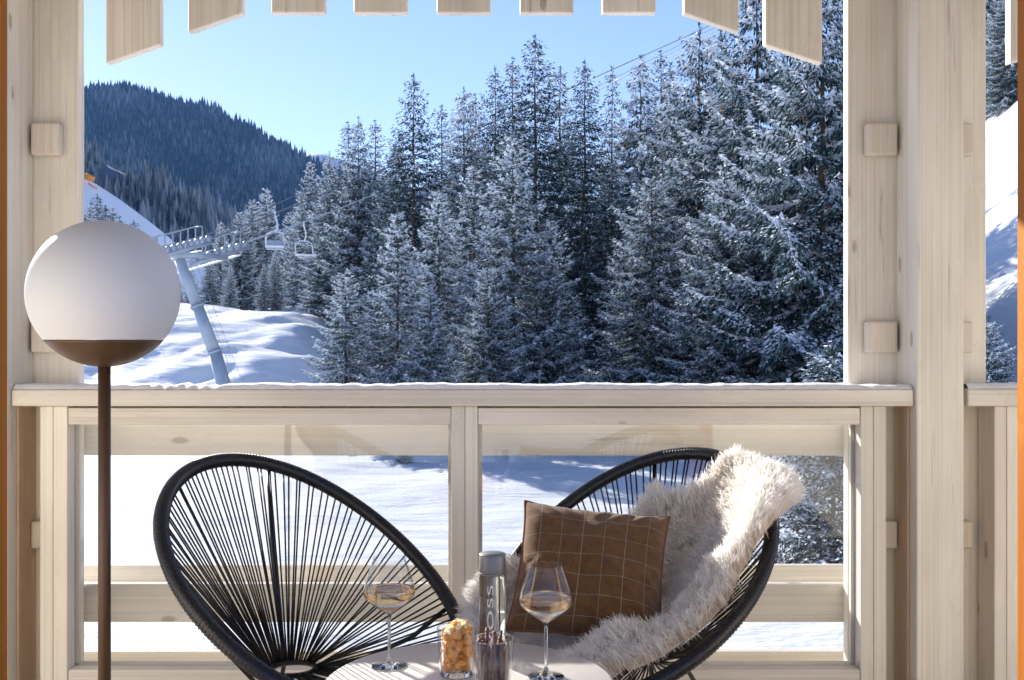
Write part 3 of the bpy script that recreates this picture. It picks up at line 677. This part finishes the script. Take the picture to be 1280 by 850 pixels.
# ------------------------------------------------------------------ string chairs
CW, CL, CHt, CZ = .389, .4164, .2766, .6296
C0 = Vector((0,.10,.362))
def rim(t):
    return Vector((CW*math.sin(t)*(1+.02*math.cos(t)), CL*math.cos(t), CZ+CHt*math.cos(t)+.01*math.cos(2*t)))
def chair(loc, rz, label, seed, mirror=1):
    g = random.Random(seed)
    o = empty('string_chair', loc, rz); tag(o, label, 'chair', 'black string lounge chairs')
    n = 96; mb = MB(); mb.tube([rim(2*math.pi*i/n) for i in range(n)], .0195, 14, True)
    ro = mb.build('rim', M['cord'], o)
    wr = MB()                                     # cord wrapping: fine rings
    for i in range(260):
        t = 2*math.pi*i/260; p = rim(t); q = (rim(t+.01)-rim(t-.01)).normalized()
        a = Vector((0,0,1)).cross(q).normalized(); b = q.cross(a)
        wr.tube([p+(a*math.cos(k*.785)+b*math.sin(k*.785))*.0192 for k in range(8)], .0024, 4, True)
    wr.build('rim_wrapping', M['cord'], ro)
    hb = MB(); hb.tube([C0+Vector((.062*math.cos(k/24*6.283), .062*math.sin(k/24*6.283), 0)) for k in range(24)], .008, 8, True); hb.build('hub_ring', M['rod'], o)
    st = MB(); N = 62
    for i in range(N):
        for e in (-1, 1):
            t = 2*math.pi*(i+e*.19)/N + g.uniform(-.012,.012)
            th = t + g.uniform(-.02,.02); rr = .064
            hbp = C0+Vector((rr*math.sin(th), rr*math.cos(th), g.uniform(-.006,.006)))
            p = rim(t); c = (C0-p).normalized(); dr = (p-C0)
            mid = hbp.lerp(p,.5)+Vector((0,0,-.004))
            st.tube([hbp, mid, p+c*.012], .0027, 5)
    st.build('seat_strings', M['cord'], o)
    for ang in (-66, 22, 112, 202):
        t = R_(ang*mirror); p = rim(t); u = Vector((math.sin(t), math.cos(t), 0))
        kn = Vector((u.x*.12, .08+u.y*.12, .35)); ft = Vector((u.x*.36, .04+u.y*.36, .006))
        pts = [ft, ft.lerp(kn,.9), kn+Vector((0,0,.0)), kn.lerp(p,.15)+Vector((0,0,-.012)), kn.lerp(p,.6)+Vector((u.x*.02,u.y*.02,-.03)), p+Vector((u.x*.008,u.y*.008,-.01))]
        MB().tube(pts, .0068, 8).build('leg', M['rod'], o)
    return o
LC = (-.526,2.874,0); RC = (.322,2.99,0); LA = .903; RA = -.689
chair(LC, LA, 'empty black string chair left of the table, facing right', 3, 1)
chair(RC, RA, 'black string chair right of the table under the sheepskin and brown cushion', 5, -1)

# ------------------------------------------------------------------ sheepskin on right chair
def skin_obj():
    TK = [-180,-160,-135,-115,-100,-85,-60,-45,-32,-20,0,10,17,30,45,60,70,78,90,120,140,160,180]
    RK = [1.14,1.12,1.12,1.18,1.05,.62,.5,.52,.66,.78,.76,.86,1.10,1.20,1.25,1.23,1.11,1.0,.92,.93,1.0,1.12,1.14]
    def rmax(t):
        d = math.degrees(math.atan2(math.sin(t), math.cos(t))); return float(np.interp(d, TK, RK)) + .03*mn.noise(Vector((math.cos(t)*3, math.sin(t)*3, 1)))
    def nrm(t, r):
        e = 1e-3; a = C0+(rim(t+e)-C0)*r; b = C0+(rim(t-e)-C0)*r; dt = a-b; dr = rim(t)-C0
        n = dt.cross(dr); n.normalize()
        if n.z < 0: n = -n
        return n
    def Q(t, r, q):
        p1 = rim(t); dr = p1-C0; n = nrm(t, .9); o = dr.normalized()
        dg = math.degrees(math.atan2(math.sin(t), math.cos(t)))
        bump = .012*mn.noise(Vector((r*math.cos(t)*5, r*math.sin(t)*5, 4)))
        # raised rolled edge down the right side, thick folds on the seat front
        edge = math.exp(-((r-rmax(t)+.14)/.13)**2)*sm(dg,50,85)*(1-sm(dg,165,178))*.055
        fold = math.exp(-((dg-150)/16)**2)*math.exp(-((r-.72)/.2)**2)*.06
        seat = .05*math.exp(-((r-.55)/.35)**2)*(1 if abs(dg) > 120 else 0)*sm(abs(dg),110,140)
        h = .026-.016*math.exp(-((dg-18)/20)**2)*sm(r,.6,1)+.030*math.exp(-((dg-56)/20)**2)*sm(r,.75,1.0)+bump+edge+fold+seat
        if r <= 1: 
            hub = (1-r)**2*.02
            return C0+dr*r+n*(h+hub), n
        rho = h+.012; s = (r-1)*dr.length; ph = s/rho; pm = 1.9
        if ph < pm: c, s_ = math.cos(ph), math.sin(ph); return p1+(n*c+o*s_)*rho, (n*c+o*s_)
        c, s_ = math.cos(pm), math.sin(pm); k = s-rho*pm
        return p1+(n*c+o*s_)*rho+(-n*s_+o*c)*k, (n*c+o*s_)
    NT_, NR = 150, 40; P = np.zeros((NT_,NR,3)); Nn = np.zeros((NT_,NR,3))
    for i in range(NT_):
        t = 2*math.pi*i/NT_; rm = rmax(t)
        for j in range(NR):
            r = rm*(.03+.97*j/(NR-1)); p, n = Q(t, r, j/(NR-1)); P[i,j] = p; Nn[i,j] = n
    V = P.reshape(-1,3); Qd = []
    for i in range(NT_):
        for j in range(NR-1): Qd.append((i*NR+j, ((i+1)%NT_)*NR+j, ((i+1)%NT_)*NR+j+1, i*NR+j+1))
    Vl = [V - Nn.reshape(-1,3)*.008]; Ql = [np.array(Qd)]; nb = len(V); Mi = [np.zeros(len(Qd))]; At = [np.full(nb,.0)]
    # clumped fibres
    g = np.random.default_rng(21)
    qa = np.array(Qd); A_ = V[qa[:,0]]; B_ = V[qa[:,1]]; C_ = V[qa[:,2]]; D_ = V[qa[:,3]]
    ar = np.linalg.norm(np.cross(C_-A_, D_-B_), axis=1)/2; pr = ar/ar.sum()
    NC = 7600; idx = g.choice(len(qa), NC, p=pr); u = g.random((NC,1)); v = g.random((NC,1))
    Nv = Nn.reshape(-1,3)
    cp = (A_[idx]*(1-u)+B_[idx]*u)*(1-v)+(D_[idx]*(1-u)+C_[idx]*u)*v
    cn = unit(Nv[qa[idx,0]]); jj = (qa[idx,0] % NR)/(NR-1); ti = (qa[idx,0]//NR)/NT_*360
    ti = (ti+180)%360-180
    outer = np.clip((jj-.72)/.2,0,1)
    radial = unit(P[:, -1][qa[idx,0]//NR]-P[:, 0][qa[idx,0]//NR])
    ln = (.030+.020*outer+g.normal(0,.004,NC))*(1-.45*np.exp(-((ti-16)/18)**2))
    cd = unit(cn*.8+radial*(.25+.4*outer)[:,None]+g.normal(0,.20,(NC,3))+np.array([0,0,-.14]))
    K = 20; n = NC*K
    root = np.repeat(cp,K,0)+g.normal(0,.0085,(n,3)); root -= np.repeat(cn,K,0)*.004
    tipc = np.repeat(cp+cd*ln[:,None],K,0); tip = tipc+(root-np.repeat(cp,K,0))*.75+g.normal(0,.0030,(n,3)); tip[:,2] -= .003
    rise = unit(np.repeat(cn,K,0)+g.normal(0,.15,(n,3)))
    mid1 = root+(tip-root)*.36+rise*np.repeat(ln,K)[:,None]*.16; mid2 = root+(tip-root)*.72+rise*np.repeat(ln,K)[:,None]*.12+g.normal(0,.0012,(n,3))
    sd = unit(np.cross(tip-root, g.normal(0,1,(n,3))))
    w = [.00075,.0007,.00052,.00012]; pts = [root,mid1,mid2,tip]; SV = []
    for p, ww in zip(pts,w): SV += [p-sd*ww, p+sd*ww]
    SV = np.stack(SV,1).reshape(-1,3); b = np.arange(n)[:,None]*8
    SQ = np.concatenate([np.stack([b[:,0]+2*k, b[:,0]+2*k+1, b[:,0]+2*k+3, b[:,0]+2*k+2],1) for k in range(3)])+nb
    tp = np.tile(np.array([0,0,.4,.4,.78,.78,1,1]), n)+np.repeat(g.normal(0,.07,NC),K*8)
    Vl.append(SV); Ql.append(SQ); Mi.append(np.ones(len(SQ))); At.append(tp)
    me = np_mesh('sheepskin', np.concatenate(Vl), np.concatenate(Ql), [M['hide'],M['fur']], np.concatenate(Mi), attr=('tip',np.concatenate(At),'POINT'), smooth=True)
    o = link('sheepskin', me); o.location = RC; o.rotation_euler = (0,0,RA)
    tag(o, 'cream white long haired sheepskin draped over the right string chair', 'sheepskin')
skin_obj()

# ------------------------------------------------------------------ cushion
def cushion():
    n = 40; hw, hh = .201, .193; V = []; UV = []
    def pos(u, v, side):
        px = u*hw*(1-.055*(1-v*v)**1.0+.02*abs(v)**6); pz = v*hh*(1-.065*(1-u*u)+.02*abs(u)**6)
        th = .078*(max(0,(1-u**4))*max(0,(1-v**4)))**.55
        th *= 1+.22*mn.noise(Vector((u*1.5,v*1.5,side*3)))
        th += .010*math.exp(-((u*.8+v*.6-.1+.15*math.sin(v*4))/.09)**2)*(1-v*v)*(1-u*u)*.8 - .007*math.exp(-((u-v*.4+.45)/.07)**2)*(1-v*v)*(1-u*u)
        th += .006*mn.noise(Vector((u*3,v*2.2,side*5)))*(1-max(abs(u),abs(v))**4)
        # creases running in from the corners
        e = max(abs(u),abs(v)); th += .004*math.sin((abs(u)-abs(v))*22)*sm(e,.5,.9)*(1-sm(e,.92,1))
        return (px, -side*th, pz)
    Q = []
    for side in (1,-1):
        o = len(V)
        for i in range(n+1):
            for j in range(n+1):
                u = -1+2*i/n; v = -1+2*j/n; u = math.sin(u*math.pi/2)*.35+u*.65; v = math.sin(v*math.pi/2)*.35+v*.65
                V.append(pos(u,v,side)); UV.append((u*.5+.5, v*.5+.5))
        for i in range(n):
            for j in range(n):
                a = o+i*(n+1)+j; q = (a, a+n+1, a+n+2, a+1); Q.append(q if side == 1 else q[::-1])
    me = np_mesh('cushion', V, Q, [M['wool']], smooth=True)
    ul = me.uv_layers.new(name='UVMap'); fl = []
    li = np.zeros(len(me.loops), np.int32); me.loops.foreach_get('vertex_index', li); ul.data.foreach_set('uv', np.array(UV, np.float32)[li].ravel())
    o = link('cushion', me); tag(o, 'square brown wool cushion with a fine pale window check, on the sheepskin', 'cushion')
    pp = []
    for k in range(160):
        s = k/40; e = int(s); f = (s-e)*2-1
        u, v = [(f,-1),(1,f),(-f,1),(-1,-f)][e]; p = pos(u,v,1); pp.append((p[0],0,p[2]))
    MB().tube(pp, .0042, 8, True).build('piping', M['piping'], o)
    o.location = (.212, 2.885, .640)
    o.rotation_euler = (R_(-39), R_(5.5), R_(-6)); o.rotation_mode = 'XYZ'
    return o
cushion()

# ------------------------------------------------------------------ table
TX, TY, TZ = -.097, 2.40, .50
tb = wthing('side_table', (TX,TY,0), 'round pale greige side table between the chairs', 'table')
MB().lathe([(.0001,.474),(.318,.474),(.328,.478),(.330,.486),(.328,.496),(.322,.5),(.0001,.5)], (TX,TY,0), 96).build('tabletop', M['table'], tb)
MB().lathe([(.0001,.01),(.03,.01),(.03,.474),(.0001,.474)], (TX,TY,0), 24).build('pedestal', M['table'], tb)
MB().lathe([(.0001,.012),(.19,.012),(.2,.006),(.2,0),(.0001,0)], (TX,TY,0), 64).build('base', M['table'], tb)

def wine_glass(x, y, label):
    t = wthing('wine_glass', (x,y,TZ), label, 'wine glass', 'wine glasses on the table')
    H = .256
    out = [(.0045,.122),(.010,.127),(.022,.135),(.040,.148),(.054,.160),(.0608,.172),(.0612,.180),(.058,.196),(.052,.214),(.045,.234),(.0375,H)]
    # smooth profile
    def cr(P, n=5):
        R = []
        for i in range(len(P)-1):
            p0 = P[max(i-1,0)]; p1 = P[i]; p2 = P[i+1]; p3 = P[min(i+2,len(P)-1)]
            for k in range(n):
                s = k/n; R.append(tuple(.5*((2*p1[j])+(-p0[j]+p2[j])*s+(2*p0[j]-5*p1[j]+4*p2[j]-p3[j])*s*s+(-p0[j]+3*p1[j]-3*p2[j]+p3[j])*s**3) for j in (0,1)))
        return R+[P[-1]]
    P = cr(out); th = .0009
    MB().lathe([(.0002,.121)]+P+[(.0370,H+.0006)]+[(r-th, z) for r,z in P[::-1]][:-4]+[(.0002,.1262)], (x,y,TZ), 64).build('bowl', M['bowl'], t)
    MB().lathe([(.0001,.0012),(.040,.0012),(.042,.0022),(.040,.0036),(.022,.0055),(.008,.010),(.0042,.022),(.0036,.06),(.0038,.11),(.0048,.120),(.0001,.1205)], (x,y,TZ), 48).build('stem', M['glass'], t)
    lv = .1835; W_ = [(r-th-.0006, z) for r,z in P if z < lv and r > .006]
    MB().lathe([(.0001,.1275)]+W_+[(W_[-1][0]-.0002, lv),(W_[-1][0]-.004, lv-.0012),(.0001, lv-.0012)], (x,y,TZ), 64).build('wine', M['wine'], t)
wine_glass(SX(486.5,2.51), 2.51, 'left wine glass with a little rose wine, standing alone in front of the left chair')
wine_glass(SX(682.5,2.43), 2.43, 'right wine glass with a little rose wine, in front of the brown cushion')

# water bottle
bx, by, br = SX(615.5,2.60), 2.60, .0325
bt = wthing('water_bottle', (bx,by,TZ), 'clear cylindrical water bottle with a silver grey cap', 'bottle')
MB().lathe([(.0001,.001),(.030,.001),(.0325,.004),(.0325,.192),(.031,.200),(.028,.203),(.0001,.2035)], (bx,by,TZ), 64).build('bottle_body', M['water'], bt)
MB().lathe([(.0001,.2038),(.0318,.2038),(.0322,.2055),(.0322,.247),(.0308,.249),(.0001,.249)], (bx,by,TZ), 64).build('cap', M['cap'], bt)
MB().lathe([(.0327,.199),(.0327,.2034),(.0322,.2036),(.0322,.199)], (bx,by,TZ), 64, close=True).build('cap_ring', M['cap'], bt)
def bottle_text():
    cu = bpy.data.curves.new('lettering', 'FONT'); cu.body = 'VOSS'; cu.size = 1; cu.space_character = 1.08; cu.resolution_u = 6
    to = bpy.data.objects.new('tmp', cu); COL.objects.link(to); bpy.context.view_layer.update()
    me = bpy.data.meshes.new_from_object(to.evaluated_get(bpy.context.evaluated_depsgraph_get())); bpy.data.objects.remove(to)
    import bmesh
    bm = bmesh.new(); bm.from_mesh(me)
    for _ in range(3):
        bmesh.ops.subdivide_edges(bm, edges=[e for e in bm.edges if e.calc_length() > .06], cuts=1); bmesh.ops.triangulate(bm, faces=bm.faces)
    xs = [v.co.x for v in bm.verts]; ys = [v.co.y for v in bm.verts]; x0,x1 = min(xs),max(xs); y0,y1 = min(ys),max(ys)
    for v in bm.verts:
        a = (v.co.x-x0)/(x1-x0); b = (v.co.y-y0)/(y1-y0)       # a: along the text (upwards), b: across
        z = .028+a*.150; s = (.5-b)*.0145-.0045; ph = s/br
        v.co = ((br+.0004)*math.sin(ph), -(br+.0004)*math.cos(ph), z)
    bm.to_mesh(me); bm.free(); me.materials.clear(); me.materials.append(M['ink'])
    o = link('lettering', me, bt)
bottle_text()

# tumblers
def tumbler(x, y, label, h=.112, r=.046):
    t = wthing('tumbler', (x,y,TZ), label, 'tumbler', 'glass tumblers with snacks'); rb = r*.84
    MB().lathe([(.0001,.0008),(rb,.0008),(rb+.001,.004),(r,h),(r-.0012,h+.001),(r-.0024,h),(rb-.003,.011),(.0001,.010)], (x,y,TZ), 64).build('tumbler_wall', M['bowl'], t)
    MB().lathe([(.0001,.0014),(rb-.0004,.0014),(rb-.0035,.0095),(.0001,.0092)], (x,y,TZ), 48).build('tumbler_base', M['glass'], t)
    MB().tube([(x+(r-.0012)*math.cos(k*.1309), y+(r-.0012)*math.sin(k*.1309), TZ+h) for k in range(48)], .0011, 6, True).build('tumbler_rim', M['glass'], t)
    return rb
ox, oy = SX(571,2.45), 2.45; dx_, dy_ = SX(616.5,2.335), 2.335
tumbler(ox, oy, 'tumbler filled with orange candied fruit', .108)
tumbler(dx_, dy_, 'tumbler filled with dark brown sticks, right of the orange one', .115)
g = random.Random(4)
CUBES = []
for k in range(7):
    mb = MB(); s = [g.uniform(.005,.012) for _ in range(3)]; mb.box(-s[0],s[0],-s[1],s[1],-s[2]*.8,s[2]*.8)
    mb.v = [tuple(c*g.uniform(.7,1.15) for c in v) for v in mb.v]
    me = bpy.data.meshes.new('fruit_chunk'); me.from_pydata(mb.v,[],mb.f); me.polygons.foreach_set('use_smooth', [False]*6); me.materials.append(M['fruit'] if k < 5 else M['sugar'])
    CUBES.append(me)
cnt = 0
for lev in range(13):
    z = .018+lev*.0078; rr = (.0385+(.0065)*z/.11)-.011
    for k in range(12 if lev < 11 else 8):
        a = g.uniform(0,6.28); q = rr*math.sqrt(g.uniform(.25 if lev<11 else 0,1))*(1 if lev<12 else .7)
        o = link('candied_fruit', CUBES[g.randrange(5) if lev < 10 else g.randrange(3,7)]); o.location = (ox+q*math.cos(a), oy+q*math.sin(a), TZ+z+g.uniform(0,.006))
        o.rotation_euler = [g.uniform(0,3.1) for _ in range(3)]
        m = o.modifiers.new('round','BEVEL'); m.width = .0015; m.segments = 2
        tag(o, 'piece of orange candied fruit heaped in the left tumbler', 'dried fruit', 'candied fruit pieces')
for k in range(64):
    a = g.uniform(0,6.28); q = .031*math.sqrt(g.random()); a2 = a+g.uniform(-.5,.5); q2 = min(.038, q+g.uniform(0,.009)); L = g.uniform(.055,.104)
    p0 = Vector((dx_+q*math.cos(a), dy_+q*math.sin(a), TZ+.0145)); p1 = Vector((dx_+q2*math.cos(a2), dy_+q2*math.sin(a2), TZ+.0145+L))
    if k < 3: p1.z = TZ+.13+.005*k
    mb = MB(); m_ = p0.lerp(p1,.5)+Vector((g.uniform(-.003,.003),g.uniform(-.003,.003),0))
    mb.tube([p0,m_,p1], [g.uniform(.0028,.0045)]*3, 7); c = tuple(p0)
    o = mb.build('spice_stick', M['cinnamon'], off=c); o.location = c
    tag(o, 'dark brown stick standing in the right tumbler', 'stick', 'sticks in the tumbler')

# ------------------------------------------------------------------ haze, sky, sun, camera
m, nt, out = nm('thin_air'); v = nd(nt,'ShaderNodeVolumePrincipled'); v.inputs['Color'].default_value = (.20,.46,1.0,1); v.inputs['Density'].default_value = .00009
v.inputs['Anisotropy'].default_value = .0
nt.links.new(v.outputs[0], out.inputs['Volume'])
tag(MB().box(-2450,2450,-650,3600,-16,640).build('haze', m), 'thin blue valley haze', kind='stuff')

AZ = R_(37); EL = R_(21.8)
w = bpy.data.worlds.new('World'); scene.world = w; w.use_nodes = True; nt = w.node_tree
bg = nt.nodes['Background']; sky = nt.nodes.new('ShaderNodeTexSky'); sky.sky_type = 'NISHITA'; sky.sun_disc = False
sky.sun_elevation = EL; sky.sun_rotation = -AZ; sky.altitude = 1800; sky.air_density = 1.0; sky.dust_density = .3; sky.ozone_density = 2.6
tint = nt.nodes.new('ShaderNodeVectorMath'); tint.operation = 'MULTIPLY'; tint.inputs[1].default_value = (1.10,.95,1.0)
nt.links.new(sky.outputs[0], tint.inputs[0]); nt.links.new(tint.outputs[0], bg.inputs[0]); bg.inputs[1].default_value = .094
sl = bpy.data.lights.new('sun','SUN'); sl.energy = 4.8; sl.angle = R_(.5); sl.color = (1,.95,.87)
so = bpy.data.objects.new('sun', sl); COL.objects.link(so)
sv = Vector((-math.sin(AZ)*math.cos(EL), math.cos(AZ)*math.cos(EL), math.sin(EL))); so.rotation_euler = sv.to_track_quat('Z','Y').to_euler(); so.location = (-10,20,20)
cam = bpy.data.cameras.new('camera'); co = bpy.data.objects.new('camera', cam); COL.objects.link(co); scene.camera = co
co.location = (0,0,CH); co.rotation_euler = (R_(90),0,0); cam.sensor_width = 36; cam.lens = F/1280*36; cam.clip_start = .05; cam.clip_end = 9000
scene.view_settings.view_transform = 'Standard'; scene.view_settings.look = 'None'; scene.view_settings.gamma = 1; scene.view_settings.exposure = 1.30
scene.view_settings.use_curve_mapping = False
scene.cycles.max_bounces = 10; scene.cycles.transparent_max_bounces = 24; scene.cycles.transmission_bounces = 10; scene.cycles.diffuse_bounces = 4; scene.cycles.use_adaptive_sampling = True; scene.cycles.adaptive_threshold = .025; scene.cycles.volume_bounces = 0
for o in bpy.data.objects:
    if '_w' in o: del o['_w']
    if o.parent and 'kind' in o and o.name.startswith('floor'): pass
print('trees', NT[0])
